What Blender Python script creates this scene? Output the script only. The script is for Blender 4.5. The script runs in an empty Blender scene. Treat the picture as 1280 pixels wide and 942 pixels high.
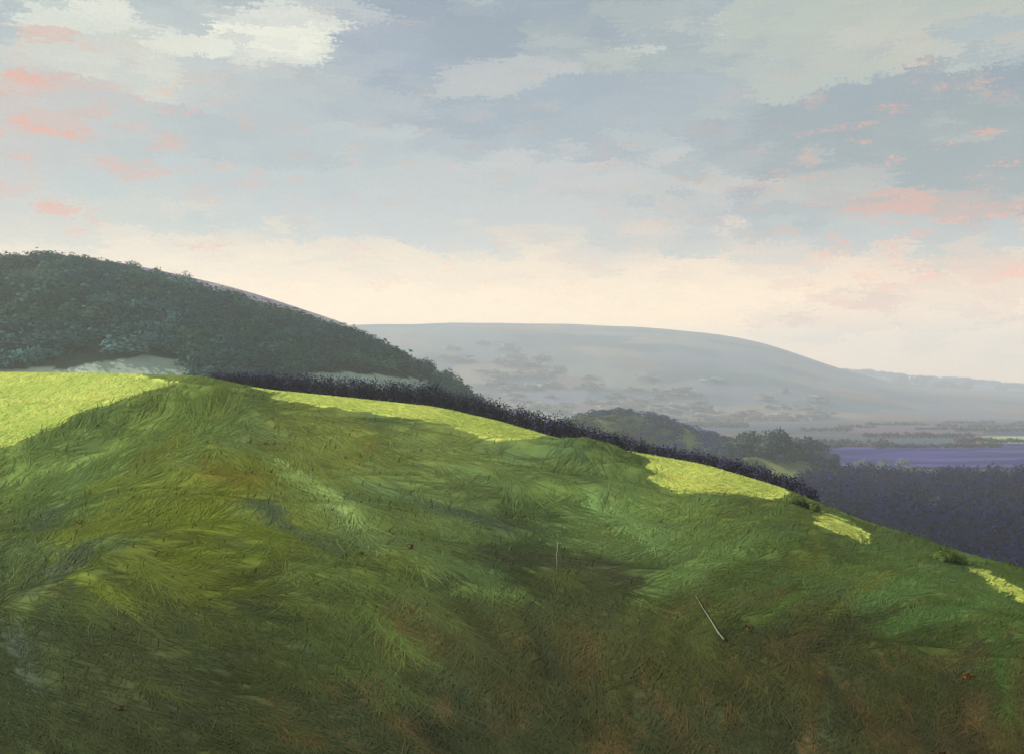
import bpy, math, random
import numpy as np
from mathutils import Vector

random.seed(7)
RNG = np.random.default_rng(11)
SC = bpy.context.scene
COL = SC.collection

# ------------------------------------------------------------------ camera, light, sky
F = 1244.0            # focal length in pixels of the 1280 wide photograph
HZ = 495.0            # row of the horizon
SUN_AZ, SUN_EL = math.radians(-72), math.radians(33)
EXPO = 0.35

cam_d = bpy.data.cameras.new("camera")
cam = bpy.data.objects.new("camera", cam_d)
COL.objects.link(cam)
cam_d.sensor_width = 36.0
cam_d.lens = 36.0 * F / 1280.0
cam_d.shift_y = (HZ - 471.0) / 1280.0
cam_d.clip_start = 0.1
cam_d.clip_end = 60000
cam.location = (0, 0, 0)
cam.rotation_euler = (math.radians(90), 0, 0)
SC.camera = cam

SC.view_settings.view_transform = 'Standard'
SC.view_settings.look = 'None'
SC.view_settings.exposure = EXPO
SC.view_settings.gamma = 1.0
SC.view_settings.use_curve_mapping = False
SC.cycles.max_bounces = 4
SC.cycles.diffuse_bounces = 2
SC.cycles.transmission_bounces = 3
SC.cycles.volume_bounces = 1
SC.cycles.use_denoising = True

sun_d = bpy.data.lights.new("sun", 'SUN')
sun_d.energy = 4.8
sun_d.angle = math.radians(0.5)
sun_d.color = (1.0, 0.93, 0.80)
sun = bpy.data.objects.new("sun", sun_d)
COL.objects.link(sun)
SV = Vector((math.sin(SUN_AZ) * math.cos(SUN_EL), math.cos(SUN_AZ) * math.cos(SUN_EL), math.sin(SUN_EL)))
sun.rotation_euler = SV.to_track_quat('Z', 'Y').to_euler()
sun.location = (-60, 60, 60)


def lin(c):
    c = np.asarray(c, float) / 255.0
    return np.where(c <= 0.04045, c / 12.92, ((c + 0.055) / 1.055) ** 2.4)


def rgba(c):
    l = lin(c)
    return (float(l[0]), float(l[1]), float(l[2]), 1.0)


class NT:
    """small helper for writing node trees"""
    def __init__(self, tree):
        self.t = tree

    def n(self, kind, **kw):
        nd = self.t.nodes.new(kind)
        for k, v in kw.items():
            setattr(nd, k, v)
        return nd

    def put(self, sock, v):
        if isinstance(v, bpy.types.NodeSocket):
            self.t.links.new(v, sock)
        else:
            sock.default_value = v

    def m(self, op, a, b=None, c=None, clamp=False):
        nd = self.n('ShaderNodeMath', operation=op, use_clamp=clamp)
        self.put(nd.inputs[0], a)
        if b is not None:
            self.put(nd.inputs[1], b)
        if c is not None:
            self.put(nd.inputs[2], c)
        return nd.outputs[0]

    def v(self, op, a, b=None, out=0):
        nd = self.n('ShaderNodeVectorMath', operation=op)
        self.put(nd.inputs[0], a)
        if b is not None:
            self.put(nd.inputs[1], b)
        return nd.outputs[out]

    def mix(self, f, a, b, mode='MIX'):
        nd = self.n('ShaderNodeMix', data_type='RGBA', blend_type=mode)
        self.put(nd.inputs[0], f)
        self.put(nd.inputs[6], a)
        self.put(nd.inputs[7], b)
        return nd.outputs[2]

    def noise(self, vec, scale, detail=3.0, rough=0.5, dist=0.0, dims='3D'):
        nd = self.n('ShaderNodeTexNoise', noise_dimensions=dims)
        self.put(nd.inputs['Vector'], vec)
        nd.inputs['Scale'].default_value = scale
        nd.inputs['Detail'].default_value = detail
        nd.inputs['Roughness'].default_value = rough
        nd.inputs['Distortion'].default_value = dist
        return nd

    def ramp(self, f, stops, interp='LINEAR'):
        nd = self.n('ShaderNodeValToRGB')
        cr = nd.color_ramp
        cr.interpolation = interp
        while len(cr.elements) < len(stops):
            cr.elements.new(0.5)
        for e, (p, c) in zip(cr.elements, stops):
            e.position = p
            e.color = c
        self.put(nd.inputs[0], f)
        return nd.outputs[0]

    def rng(self, f, a, b, c=0.0, d=1.0):
        nd = self.n('ShaderNodeMapRange', interpolation_type='SMOOTHSTEP')
        self.put(nd.inputs[0], f)
        for i, x in enumerate((a, b, c, d)):
            nd.inputs[i + 1].default_value = x
        return nd.outputs[0]


def sky_uv(px, py):
    u = math.atan((px - 640) / F)
    return u, math.atan((HZ - py) / F * math.cos(u))


def build_sky_group():
    g = bpy.data.node_groups.new("cloud_colour", 'ShaderNodeTree')
    g.interface.new_socket("UV", in_out='INPUT', socket_type='NodeSocketVector')
    g.interface.new_socket("Colour", in_out='OUTPUT', socket_type='NodeSocketColor')
    k = NT(g)
    gi = k.n('NodeGroupInput')
    go = k.n('NodeGroupOutput')
    uv = gi.outputs[0]
    sp = k.n('ShaderNodeSeparateXYZ')
    k.put(sp.inputs[0], uv)
    el = sp.outputs[1]
    wav = k.noise(k.v('MULTIPLY', uv, (5.0, 14.0, 1)), 1.0, 3)
    elw = k.m('ADD', el, k.m('MULTIPLY', k.m('SUBTRACT', wav.outputs[0], 0.5), 0.07))
    stops = []
    for py, c in ((520, (255, 226, 190)), (440, (255, 229, 196)), (372, (250, 228, 200)), (322, (236, 221, 202)),
                  (285, (212, 211, 204)), (235, (195, 205, 206)), (185, (189, 201, 204)), (140, (182, 196, 201)),
                  (90, (181, 194, 199)), (40, (178, 190, 197)), (-60, (182, 193, 199))):
        stops.append((max(0.0, (HZ - py) / F / 0.6), rgba(c)))
    stops.append((1.0, rgba((170, 186, 204))))
    stops[0] = (0.0, stops[0][1])
    colr = k.ramp(k.m('DIVIDE', elw, 0.6, clamp=True), stops)
    # broad bands of slate and cream over the whole dome
    n1 = k.noise(k.v('ADD', k.v('MULTIPLY', uv, (3.0, 13.0, 1)), (4.2, 1.7, 0)), 1.0, 5, 0.55, 0.4)
    up = k.rng(el, 0.13, 0.24)
    f1 = k.m('MULTIPLY', k.m('MULTIPLY', k.rng(n1.outputs[0], 0.48, 0.68), up), 0.55)
    colr = k.mix(f1, colr, rgba((156, 172, 184)))
    n2 = k.noise(k.v('ADD', k.v('MULTIPLY', uv, (4.0, 15.0, 1)), (9.1, 5.3, 0)), 1.0, 5, 0.6, 0.6)
    f2 = k.m('MULTIPLY', k.m('MULTIPLY', k.rng(n2.outputs[0], 0.50, 0.70), up), 0.6)
    colr = k.mix(f2, colr, rgba((218, 217, 204)))
    brk = k.noise(k.v('MULTIPLY', uv, (14.0, 34.0, 1)), 1.0, 4, 0.6)
    bw = k.m('ADD', k.m('MULTIPLY', k.m('SUBTRACT', brk.outputs[0], 0.5), 2.2), 1.0)
    blobs = [
        # px, py, rx, ry, colour, alpha
        (40, 60, 120, 130, (190, 203, 203), .7), (60, 200, 120, 120, (196, 205, 203), .6),
        (20, 230, 90, 110, (226, 190, 176), .28), (90, 130, 110, 26, (214, 194, 190), .4),
        (560, 22, 190, 42, (138, 156, 178), 1.0), (470, 60, 90, 60, (150, 166, 188), .9),
        (720, 40, 130, 52, (144, 162, 180), 1.0), (620, 150, 180, 36, (170, 184, 196), .8),
        (300, 48, 105, 34, (255, 252, 232), 1.0), (200, 88, 130, 16, (234, 232, 214), .8), (410, 18, 50, 20, (255, 252, 236), .9),
        (232, 12, 120, 8, (166, 180, 192), .6),
        (150, 64, 26, 18, (222, 222, 204), .7), (330, 104, 110, 9, (172, 184, 196), .6), (410, 128, 130, 12, (204, 200, 198), .6),
        (680, 92, 110, 15, (216, 212, 208), .5), (560, 108, 90, 13, (210, 208, 204), .45),
        (1010, 42, 200, 44, (190, 198, 188), .95), (1150, 20, 130, 26, (199, 203, 188), .9), (850, 36, 26, 14, (222, 224, 218), .8),
        (960, 98, 80, 30, (192, 199, 192), .8), (1180, 50, 80, 12, (214, 210, 196), .6),
        (1160, 112, 150, 20, (136, 156, 172), 1.0), (1000, 165, 150, 16, (150, 168, 184), .9), (840, 88, 90, 16, (150, 168, 184), .9),
        (1100, 205, 210, 62, (146, 162, 170), 1.0), (1260, 230, 70, 80, (148, 164, 168), .9), (1240, 130, 40, 20, (198, 196, 188), .5),
        (900, 262, 110, 13, (154, 173, 190), .9), (1120, 292, 150, 16, (180, 192, 198), .8), (860, 292, 80, 10, (190, 198, 204), .6),
        (1000, 228, 44, 20, (216, 208, 190), .85), (1060, 250, 90, 10, (212, 204, 192), .7), (850, 246, 110, 10, (224, 214, 200), .6),
        (520, 290, 130, 24, (200, 208, 212), .8), (700, 300, 90, 20, (200, 206, 210), .7), (240, 240, 210, 26, (190, 205, 210), .7),
        (130, 265, 120, 30, (204, 208, 198), .6), (620, 230, 260, 24, (206, 206, 208), .5),
        (870, 318, 180, 14, (240, 212, 194), .7), (1180, 262, 80, 10, (214, 184, 172), .6), (700, 218, 90, 14, (218, 204, 202), .5),
        (330, 330, 260, 26, (242, 226, 206), .7), (640, 385, 420, 36, (249, 231, 209), .7), (1090, 352, 70, 9, (222, 198, 192), .6),
        (1180, 392, 150, 22, (222, 210, 202), .8), (1220, 440, 120, 20, (232, 218, 204), .7), (980, 330, 130, 12, (228, 214, 204), .5),
        (1180, 402, 130, 8, (208, 178, 170), .9), (1225, 346, 62, 7, (238, 172, 152), .9), (1110, 352, 60, 6, (226, 184, 174), .8), (1060, 330, 60, 5, (238, 190, 166), .8),
        (12, 108, 20, 14, (246, 170, 146), 1.0), (70, 62, 12, 16, (244, 176, 154), 1.0), (62, 212, 20, 12, (246, 166, 142), 1.0), (10, 242, 18, 14, (246, 172, 148), 1.0),
        (135, 280, 16, 10, (248, 150, 122), 1.0), (302, 238, 20, 10, (244, 180, 158), .9), (1268, 120, 14, 14, (246, 172, 140), 1.0), (1272, 290, 16, 30, (240, 176, 152), 1.0),
        (1205, 262, 34, 8, (240, 164, 140), .9), (500, 32, 40, 10, (214, 178, 172), .8),
        (660, 132, 260, 15, (154, 170, 186), .75), (820, 165, 160, 12, (158, 174, 188), .7), (430, 165, 160, 10, (176, 188, 198), .6), (1140, 318, 90, 7, (206, 184, 180), .7),
        (1200, 415, 90, 8, (214, 196, 188), .7), (1120, 380, 120, 7, (224, 200, 188), .6), (960, 372, 90, 6, (236, 206, 186), .5),
        (1270, 350, 40, 60, (222, 196, 184), .5), (1040, 440, 120, 22, (243, 224, 206), .6),
    ]
    for px, py, rx, ry, c, a in blobs:
        u, v = sky_uv(px, py)
        d = k.v('MULTIPLY', k.v('SUBTRACT', uv, (u, v, 0)), (F / rx, F / ry, 0))
        q = k.v('DOT_PRODUCT', d, d, out=1)
        # flat-topped, softly edged
        f = k.m('MULTIPLY', k.m('EXPONENT', k.m('MULTIPLY', k.m('MULTIPLY', q, q), -0.42)), k.m('MULTIPLY', bw, a), clamp=True)
        colr = k.mix(f, colr, rgba(c))
    k.put(go.inputs[0], colr)
    return g


def build_world():
    w = bpy.data.worlds.new("World")
    SC.world = w
    w.use_nodes = True
    w.cycles.sampling_method = 'MANUAL'
    w.cycles.sample_map_resolution = 256
    t = w.node_tree
    t.nodes.clear()
    k = NT(t)
    grp = build_sky_group()
    tc = k.n('ShaderNodeTexCoord')
    sp = k.n('ShaderNodeSeparateXYZ')
    k.put(sp.inputs[0], k.v('NORMALIZE', tc.outputs['Generated']))
    az = k.m('ARCTAN2', sp.outputs[0], sp.outputs[1])
    el = k.m('ARCSINE', sp.outputs[2])
    cb = k.n('ShaderNodeCombineXYZ')
    k.put(cb.inputs[0], az)
    k.put(cb.inputs[1], el)
    uv = cb.outputs[0]
    wn = k.noise(k.v('MULTIPLY', uv, (22.0, 40.0, 1)), 1.0, 3)
    uvw = k.v('ADD', uv, k.v('MULTIPLY', k.v('SUBTRACT', wn.outputs[1], (0.5, 0.5, 0.5)), (0.05, 0.018, 0)))
    dry = k.noise(k.v('MULTIPLY', uv, (38, 300, 1)), 1.0, 4, 0.7)
    uvw = k.v('ADD', uvw, k.v('MULTIPLY', k.v('SUBTRACT', dry.outputs[1], (0.5, 0.5, 0.5)), (0.08, 0.020, 0)))
    scum = k.noise(k.v('MULTIPLY', uv, (210, 260, 1)), 1.0, 3, 0.7)
    uvw = k.v('ADD', uvw, k.v('MULTIPLY', k.v('SUBTRACT', scum.outputs[1], (0.5, 0.5, 0.5)), (0.05, 0.018, 0)))

    def call(vec):
        nd = k.n('ShaderNodeGroup', node_tree=grp)
        k.put(nd.inputs[0], vec)
        return nd.outputs[0]

    def daubs(vec, sx, sy, smooth, off):
        vo = k.n('ShaderNodeTexVoronoi', voronoi_dimensions='2D', feature='SMOOTH_F1' if smooth else 'F1')
        k.put(vo.inputs['Vector'], k.v('ADD', k.v('MULTIPLY', vec, (sx, sy, 0)), (off, off * .7, 0)))
        vo.inputs['Scale'].default_value = 1.0
        if smooth:
            vo.inputs['Smoothness'].default_value = smooth
        pos = k.v('DIVIDE', k.v('SUBTRACT', vo.outputs['Position'], (off, off * .7, 0)), (sx, sy, 1))
        return pos, vo.outputs['Color'], vo.outputs['Distance']

    pa, ca, da = daubs(uvw, 13.0, 44.0, 0.5, 3.1)
    pb, cb_, db = daubs(uvw, 30.0, 80.0, 0.22, 8.7)
    la = call(k.v('ADD', pa, k.v('MULTIPLY', k.v('SUBTRACT', ca, (.5, .5, .5)), (.09, .040, 0))))
    lb = call(k.v('ADD', pb, k.v('MULTIPLY', k.v('SUBTRACT', cb_, (.5, .5, .5)), (.09, .045, 0))))
    c = la
    sb = k.n('ShaderNodeSeparateColor')
    k.put(sb.inputs[0], cb_)
    c = k.mix(k.m('MULTIPLY', k.rng(sb.outputs[0], 0.38, 0.56), 0.65), c, lb)
    # salmon flecks of underpaint among the cloud
    pf, cf, df = daubs(uvw, 40.0, 96.0, 0, 21.3)
    sf = k.n('ShaderNodeSeparateColor')
    k.put(sf.inputs[0], cf)
    fl = k.m('MULTIPLY', k.rng(sf.outputs[0], 0.76, 0.80), k.rng(k.m('ADD', df, k.m('MULTIPLY', k.m('SUBTRACT', wn.outputs[0], .5), .9)), 0.52, 0.22))
    zone = k.m('MULTIPLY', k.rng(el, 0.05, 0.12), k.rng(el, 0.36, 0.22))
    side = k.m('ADD', k.m('ADD', k.m('MULTIPLY', k.rng(k.m('ABSOLUTE', az), 0.15, 0.42), 0.6), 0.35), k.rng(az, -.33, -.42, 0, .3), clamp=True)
    br = k.noise(k.v('MULTIPLY', uv, (160, 260, 1)), 1.0, 3, 0.6)
    fl = k.m('MULTIPLY', k.m('MULTIPLY', fl, zone), k.m('MULTIPLY', side, k.rng(br.outputs[0], 0.3, 0.6)))
    c = k.mix(k.m('MULTIPLY', fl, 0.95, clamp=True), c, rgba((244, 172, 148)))
    # fine streaks
    st = k.noise(k.v('MULTIPLY', uvw, (26, 330, 1)), 1.0, 4, 0.6)
    c = k.mix(1.0, c, k.ramp(st.outputs[0], [(0.25, (.90, .90, .90, 1)), (0.75, (1.06, 1.06, 1.06, 1))]), 'MULTIPLY')
    wv = k.noise(k.v('MULTIPLY', uv, (330, 330, 1)), 1.0, 2, 0.6)
    c = k.mix(1.0, c, k.ramp(wv.outputs[0], [(0.3, (.965, .965, .965, 1)), (0.7, (1.03, 1.03, 1.03, 1))]), 'MULTIPLY')
    # the band above the horizon glows
    c = k.mix(k.rng(el, 0.17, 0.06), c, k.mix(1.0, c, (1.85, 1.58, 1.18, 1), 'MULTIPLY'))
    c = k.mix(1.0, c, (1.0, 1.0, 0.97, 1), 'MULTIPLY')
    c = k.mix(k.rng(el, 0.13, 0.22), c, k.mix(1.0, c, (0.88, 0.90, 0.93, 1), 'MULTIPLY'))
    # below the horizon: ground haze
    c = k.mix(k.rng(el, -0.02, -0.12), c, rgba((120, 128, 120)))
    sk = k.n('ShaderNodeTexSky', sky_type='NISHITA', sun_disc=False)
    sk.sun_elevation = SUN_EL
    sk.sun_rotation = SUN_AZ % (2 * math.pi)
    b1 = k.n('ShaderNodeBackground')
    k.put(b1.inputs[0], sk.outputs[0])
    b1.inputs[1].default_value = 0.08
    b2 = k.n('ShaderNodeBackground')
    k.put(b2.inputs[0], c)
    b2.inputs[1].default_value = 2 ** -EXPO
    ms = k.n('ShaderNodeMixShader')
    ms.inputs[0].default_value = 0.97
    k.put(ms.inputs[1], b1.outputs[0])
    k.put(ms.inputs[2], b2.outputs[0])
    out = k.n('ShaderNodeOutputWorld')
    k.put(out.inputs[0], ms.outputs[0])


build_world()

# ------------------------------------------------------------------ helpers
_P = RNG.permutation(512)


def vnoise(x, y, seed=0):
    """2D value noise, -1..1"""
    x = np.asarray(x, float) + seed * 17.31
    y = np.asarray(y, float) - seed * 9.77
    xi = np.floor(x).astype(int)
    yi = np.floor(y).astype(int)
    fx, fy = x - xi, y - yi
    fx = fx * fx * (3 - 2 * fx)
    fy = fy * fy * (3 - 2 * fy)

    def h(a, b):
        return _P[(_P[a & 511] + b) & 511] / 255.5 - 1.0
    return (h(xi, yi) * (1 - fx) + h(xi + 1, yi) * fx) * (1 - fy) + (h(xi, yi + 1) * (1 - fx) + h(xi + 1, yi + 1) * fx) * fy


def fbm(x, y, seed=0, o=4):
    s, a = 0.0, 0.5
    for i in range(o):
        s = s + a * vnoise(x * 2 ** i, y * 2 ** i, seed + i)
        a *= 0.5
    return s


def tag(o, label=None, cat=None, group=None, kind=None):
    for k_, v_ in (("label", label), ("category", cat), ("group", group), ("kind", kind)):
        if v_:
            o[k_] = v_
    return o


def mesh_np(name, V, Q, mat, col=None, parent=None, smooth=False, nrm=None):
    """one mesh object from arrays; Q is (n,4) or (n,3); col is one colour per vertex"""
    V = np.asarray(V, np.float32)
    Q = np.asarray(Q, np.int32)
    me = bpy.data.meshes.new(name)
    k = Q.shape[1]
    me.vertices.add(len(V))
    me.vertices.foreach_set("co", V.ravel())
    me.loops.add(Q.size)
    me.loops.foreach_set("vertex_index", Q.ravel())
    me.polygons.add(len(Q))
    me.polygons.foreach_set("loop_start", np.arange(0, Q.size, k, dtype=np.int32))
    me.polygons.foreach_set("loop_total", np.full(len(Q), k, np.int32))
    if smooth:
        me.polygons.foreach_set("use_smooth", np.ones(len(Q), bool))
    if col is not None:
        at = me.color_attributes.new("tint", 'FLOAT_COLOR', 'POINT')
        c4 = np.ones((len(V), 4), np.float32)
        c4[:, :3] = col
        at.data.foreach_set("color", c4.ravel())
    me.update(calc_edges=True)
    me.materials.append(mat)
    if nrm is not None:
        me.polygons.foreach_set("use_smooth", np.ones(len(Q), bool))
        nn = nrm / np.maximum(np.linalg.norm(nrm, axis=1, keepdims=True), 1e-9)
        me.normals_split_custom_set_from_vertices(nn.astype(np.float32))
    o = bpy.data.objects.new(name, me)
    COL.objects.link(o)
    if parent is not None:
        o.parent = parent
    return o


def empty(name, loc):
    o = bpy.data.objects.new(name, None)
    COL.objects.link(o)
    o.location = loc
    return o


def material(name):
    m = bpy.data.materials.new(name)
    m.use_nodes = True
    t = m.node_tree
    t.nodes.clear()
    k = NT(t)
    return m, k


def leaf_material(name, trans=0.25, var=0.25, scale=6.0, rough=0.75):
    """colour of the plant from the mesh, broken up by fine noise; a little light comes through the leaf"""
    m, k = material(name)
    at = k.n('ShaderNodeAttribute', attribute_name="tint")
    tc = k.n('ShaderNodeTexCoord')
    nz = k.noise(tc.outputs['Object'], scale, 3, 0.6)
    f = k.ramp(nz.outputs[0], [(0.25, (1 - var,) * 3 + (1,)), (0.75, (1 + var,) * 3 + (1,))])
    c = k.mix(1.0, at.outputs[0], f, 'MULTIPLY')
    p = k.n('ShaderNodeBsdfPrincipled')
    k.put(p.inputs['Base Color'], c)
    p.inputs['Roughness'].default_value = rough
    p.inputs['Specular IOR Level'].default_value = 0.02
    tr = k.n('ShaderNodeBsdfTranslucent')
    k.put(tr.inputs[0], c)
    ms = k.n('ShaderNodeMixShader')
    ms.inputs[0].default_value = trans
    k.put(ms.inputs[1], p.outputs[0])
    k.put(ms.inputs[2], tr.outputs[0])
    o = k.n('ShaderNodeOutputMaterial')
    k.put(o.inputs[0], ms.outputs[0])
    return m


def ground_material(name, var=0.3, scale=2.0, bump=0.4, dist=0.1, stretch=(1, 1, 1)):
    m, k = material(name)
    at = k.n('ShaderNodeAttribute', attribute_name="tint")
    tc = k.n('ShaderNodeTexCoord')
    vec = k.v('MULTIPLY', tc.outputs['Object'], stretch)
    nz = k.noise(vec, scale, 5, 0.65, 0.3)
    f = k.ramp(nz.outputs[0], [(0.25, (1 - var,) * 3 + (1,)), (0.75, (1 + var,) * 3 + (1,))])
    c = k.mix(1.0, at.outputs[0], f, 'MULTIPLY')
    p = k.n('ShaderNodeBsdfPrincipled')
    k.put(p.inputs['Base Color'], c)
    p.inputs['Roughness'].default_value = 0.9
    p.inputs['Specular IOR Level'].default_value = 0.03
    b = k.n('ShaderNodeBump')
    b.inputs['Strength'].default_value = bump
    b.inputs['Distance'].default_value = dist
    k.put(b.inputs['Height'], nz.outputs[0])
    k.put(p.inputs['Normal'], b.outputs[0])
    o = k.n('ShaderNodeOutputMaterial')
    k.put(o.inputs[0], p.outputs[0])
    return m


def wood_material(name, a, b):
    m, k = material(name)
    tc = k.n('ShaderNodeTexCoord')
    nz = k.noise(k.v('MULTIPLY', tc.outputs['Object'], (40, 40, 5)), 1.0, 4, 0.6, 0.5)
    c = k.ramp(nz.outputs[0], [(0.3, rgba(a)), (0.7, rgba(b))])
    p = k.n('ShaderNodeBsdfPrincipled')
    k.put(p.inputs['Base Color'], c)
    p.inputs['Roughness'].default_value = 0.8
    bp = k.n('ShaderNodeBump')
    bp.inputs['Strength'].default_value = 0.5
    bp.inputs['Distance'].default_value = 0.01
    k.put(bp.inputs['Height'], nz.outputs[0])
    k.put(p.inputs['Normal'], bp.outputs[0])
    o = k.n('ShaderNodeOutputMaterial')
    k.put(o.inputs[0], p.outputs[0])
    return m


M_LEAF = leaf_material("leaves", 0.25, 0.25, 1.5)
M_FAR = leaf_material("far_leaves", 0.12, 0.25, 0.15)
M_GRASS = leaf_material("long_grass", 0.12, 0.10, 5.0, 0.8)
M_TURF = ground_material("turf", 0.14, 1.2, 0.3, 0.08)
M_LAND = ground_material("far_land", 0.22, 0.012, 0.2, 2.0, (1, .35, 1))
M_BARK = wood_material("bark", (70, 62, 52), (96, 88, 76))
M_BLEACH = wood_material("bleached_wood", (92, 98, 70), (122, 126, 96))


def interp(x, pts):
    xs, ys = zip(*pts)
    return np.interp(x, xs, ys)


# ------------------------------------------------------------------ the near hillside
CREST = [(-900, 440), (-400, 456), (0, 465), (120, 466), (250, 469), (330, 486), (450, 498), (545, 508), (620, 525), (690, 545),
         (760, 559), (880, 580), (985, 611), (1010, 622), (1080, 650), (1150, 671), (1200, 689), (1280, 709), (1400, 752), (1700, 860), (2200, 960)]
DEPTH = [(-900, 190), (0, 172), (330, 156), (640, 140), (985, 112), (1280, 90), (1700, 74), (2200, 70)]
Y0 = 6.0


def smooth_interp(px, pts, w=14):
    return sum(interp(px + d, pts) for d in (-w, -w / 2, 0, w / 2, w)) / 5.0


def hill_base(x, y):
    """height of the near hillside above the eye level"""
    x = np.asarray(x, float)
    y = np.asarray(y, float)
    px = 640 + F * x / np.maximum(y, 1.0)
    D = interp(px, DEPTH)
    qc = (HZ - smooth_interp(px, CREST)) / F
    q0 = -0.40
    t = np.log(np.maximum(y, 1.0) / Y0) / np.log(D / Y0)
    q = qc + (q0 - qc) * np.clip(1 - t, -0.2, 1.35)
    z_in = y * q
    d = np.maximum(y - D, 0)
    z_out = D * qc + qc * d - 0.16 * d * (1 - np.exp(-d / 14.0)) - 0.0006 * d * d
    z = np.where(y <= D, z_in, np.maximum(z_out, -75))
    amp = np.clip(y / 40, 0.1, 1) * np.clip(1 - np.abs(y - D) / 30 * 0 , 0, 1)
    fade = np.clip((D - y) / 40.0, 0, 1)
    z = z + fade * amp * (0.9 * fbm(x / 17.0, y / 17.0, 3, 3) + 0.07 * fbm(x / 3.1, y / 3.1, 5, 3))
    return z


MOUNDS = []


def mound(x, y):
    z = 0.0
    for cx, cy, rx, ry, h in MOUNDS:
        q = ((x - cx) / rx) ** 2 + ((y - cy) / ry) ** 2
        z = z + h * np.exp(-q * q * .8 - .5 * q) * (1 + .25 * vnoise(x / 1.7, y / 1.7, 55))
    return z


def hill(x, y):
    """the hillside with its grassy mounds"""
    return hill_base(x, y) + mound(np.asarray(x, float), np.asarray(y, float))


def unproject(px, py):
    """where the sight line through a point of the hillside in the photograph meets the hillside"""
    px = np.atleast_1d(np.asarray(px, float))
    py = np.atleast_1d(np.asarray(py, float))
    D = interp(px, DEPTH)
    qc = (HZ - smooth_interp(px, CREST)) / F
    q = np.minimum((HZ - py) / F, qc - 1e-4)
    t = 1 - (q - qc) / (-0.40 - qc)
    y = Y0 * (D / Y0) ** np.clip(t, -0.3, 1.0)
    for _ in range(4):          # account for the undulation
        x = (px - 640) / F * y
        dz = hill_base(x, y) - q * y
        y = np.clip(y + dz * 2.0, 2.5, D)
    x = (px - 640) / F * y
    return x, y


for _px, _py, _rx, _ry, _h in ((238, 504, 9.0, 10.0, 2.0), (312, 496, 3.5, 6.0, .9), (728, 572, 7.5, 9.0, 1.8), (780, 592, 3.6, 6.0, .9), (130, 524, 4.0, 5.0, 1.1)):
    _x, _y = unproject(_px, _py)
    MOUNDS.append((float(_x[0]), float(_y[0]), _rx, _ry, _h))

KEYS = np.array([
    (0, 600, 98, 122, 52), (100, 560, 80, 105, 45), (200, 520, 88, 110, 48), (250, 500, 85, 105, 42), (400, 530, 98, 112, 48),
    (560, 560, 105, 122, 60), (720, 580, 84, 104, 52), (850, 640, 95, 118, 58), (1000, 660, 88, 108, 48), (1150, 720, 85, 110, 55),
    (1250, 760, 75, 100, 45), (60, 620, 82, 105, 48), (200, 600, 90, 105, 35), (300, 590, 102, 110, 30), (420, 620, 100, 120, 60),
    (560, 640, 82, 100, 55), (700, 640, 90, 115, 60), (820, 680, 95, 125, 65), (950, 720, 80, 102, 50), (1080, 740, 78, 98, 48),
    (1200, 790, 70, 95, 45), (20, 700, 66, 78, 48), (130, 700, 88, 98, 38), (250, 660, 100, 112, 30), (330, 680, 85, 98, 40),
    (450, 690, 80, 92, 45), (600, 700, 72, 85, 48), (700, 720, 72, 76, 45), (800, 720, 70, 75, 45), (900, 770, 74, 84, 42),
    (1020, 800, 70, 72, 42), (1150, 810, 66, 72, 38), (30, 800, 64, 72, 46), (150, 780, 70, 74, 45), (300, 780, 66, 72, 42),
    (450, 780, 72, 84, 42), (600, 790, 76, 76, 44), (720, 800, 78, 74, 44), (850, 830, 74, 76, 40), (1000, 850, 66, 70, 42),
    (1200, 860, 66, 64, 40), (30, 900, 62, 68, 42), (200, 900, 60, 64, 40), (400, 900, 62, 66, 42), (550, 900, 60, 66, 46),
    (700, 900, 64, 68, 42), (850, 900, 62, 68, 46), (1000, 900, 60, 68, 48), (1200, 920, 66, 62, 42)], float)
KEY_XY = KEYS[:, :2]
KEY_C = lin(KEYS[:, 2:]) * (1 - .26 * np.clip((KEYS[:, 1] - 640) / 130, 0, 1))[:, None] * np.where(KEYS[:, 1:2] > 680, [.97, 1.02, 1.0], [1.06, 1.0, 1.0]) * (1 + np.clip((KEYS[:, :1] - 700) / 300, 0, 1) * [.08, -.05, -.18])  # darkens downhill: cloud shade held in the plant colours


def to_px(x, y, z=None):
    y = np.maximum(y, 1.0)
    z = hill_base(x, y) if z is None else z
    return 640 + F * x / y, HZ - F * z / y


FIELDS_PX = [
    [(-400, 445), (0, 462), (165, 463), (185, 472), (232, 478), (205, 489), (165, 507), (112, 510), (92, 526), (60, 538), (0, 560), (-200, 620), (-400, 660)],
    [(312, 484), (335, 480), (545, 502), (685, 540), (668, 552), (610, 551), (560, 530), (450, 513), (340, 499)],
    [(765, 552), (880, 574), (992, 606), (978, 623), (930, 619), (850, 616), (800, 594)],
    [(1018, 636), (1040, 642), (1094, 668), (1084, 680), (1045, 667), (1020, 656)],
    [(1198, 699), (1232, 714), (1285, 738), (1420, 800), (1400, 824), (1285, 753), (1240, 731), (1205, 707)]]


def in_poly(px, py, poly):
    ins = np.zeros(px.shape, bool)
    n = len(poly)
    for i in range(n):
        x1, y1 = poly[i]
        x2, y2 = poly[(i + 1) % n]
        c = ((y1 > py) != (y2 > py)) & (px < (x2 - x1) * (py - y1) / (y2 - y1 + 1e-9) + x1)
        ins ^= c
    return ins


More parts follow.
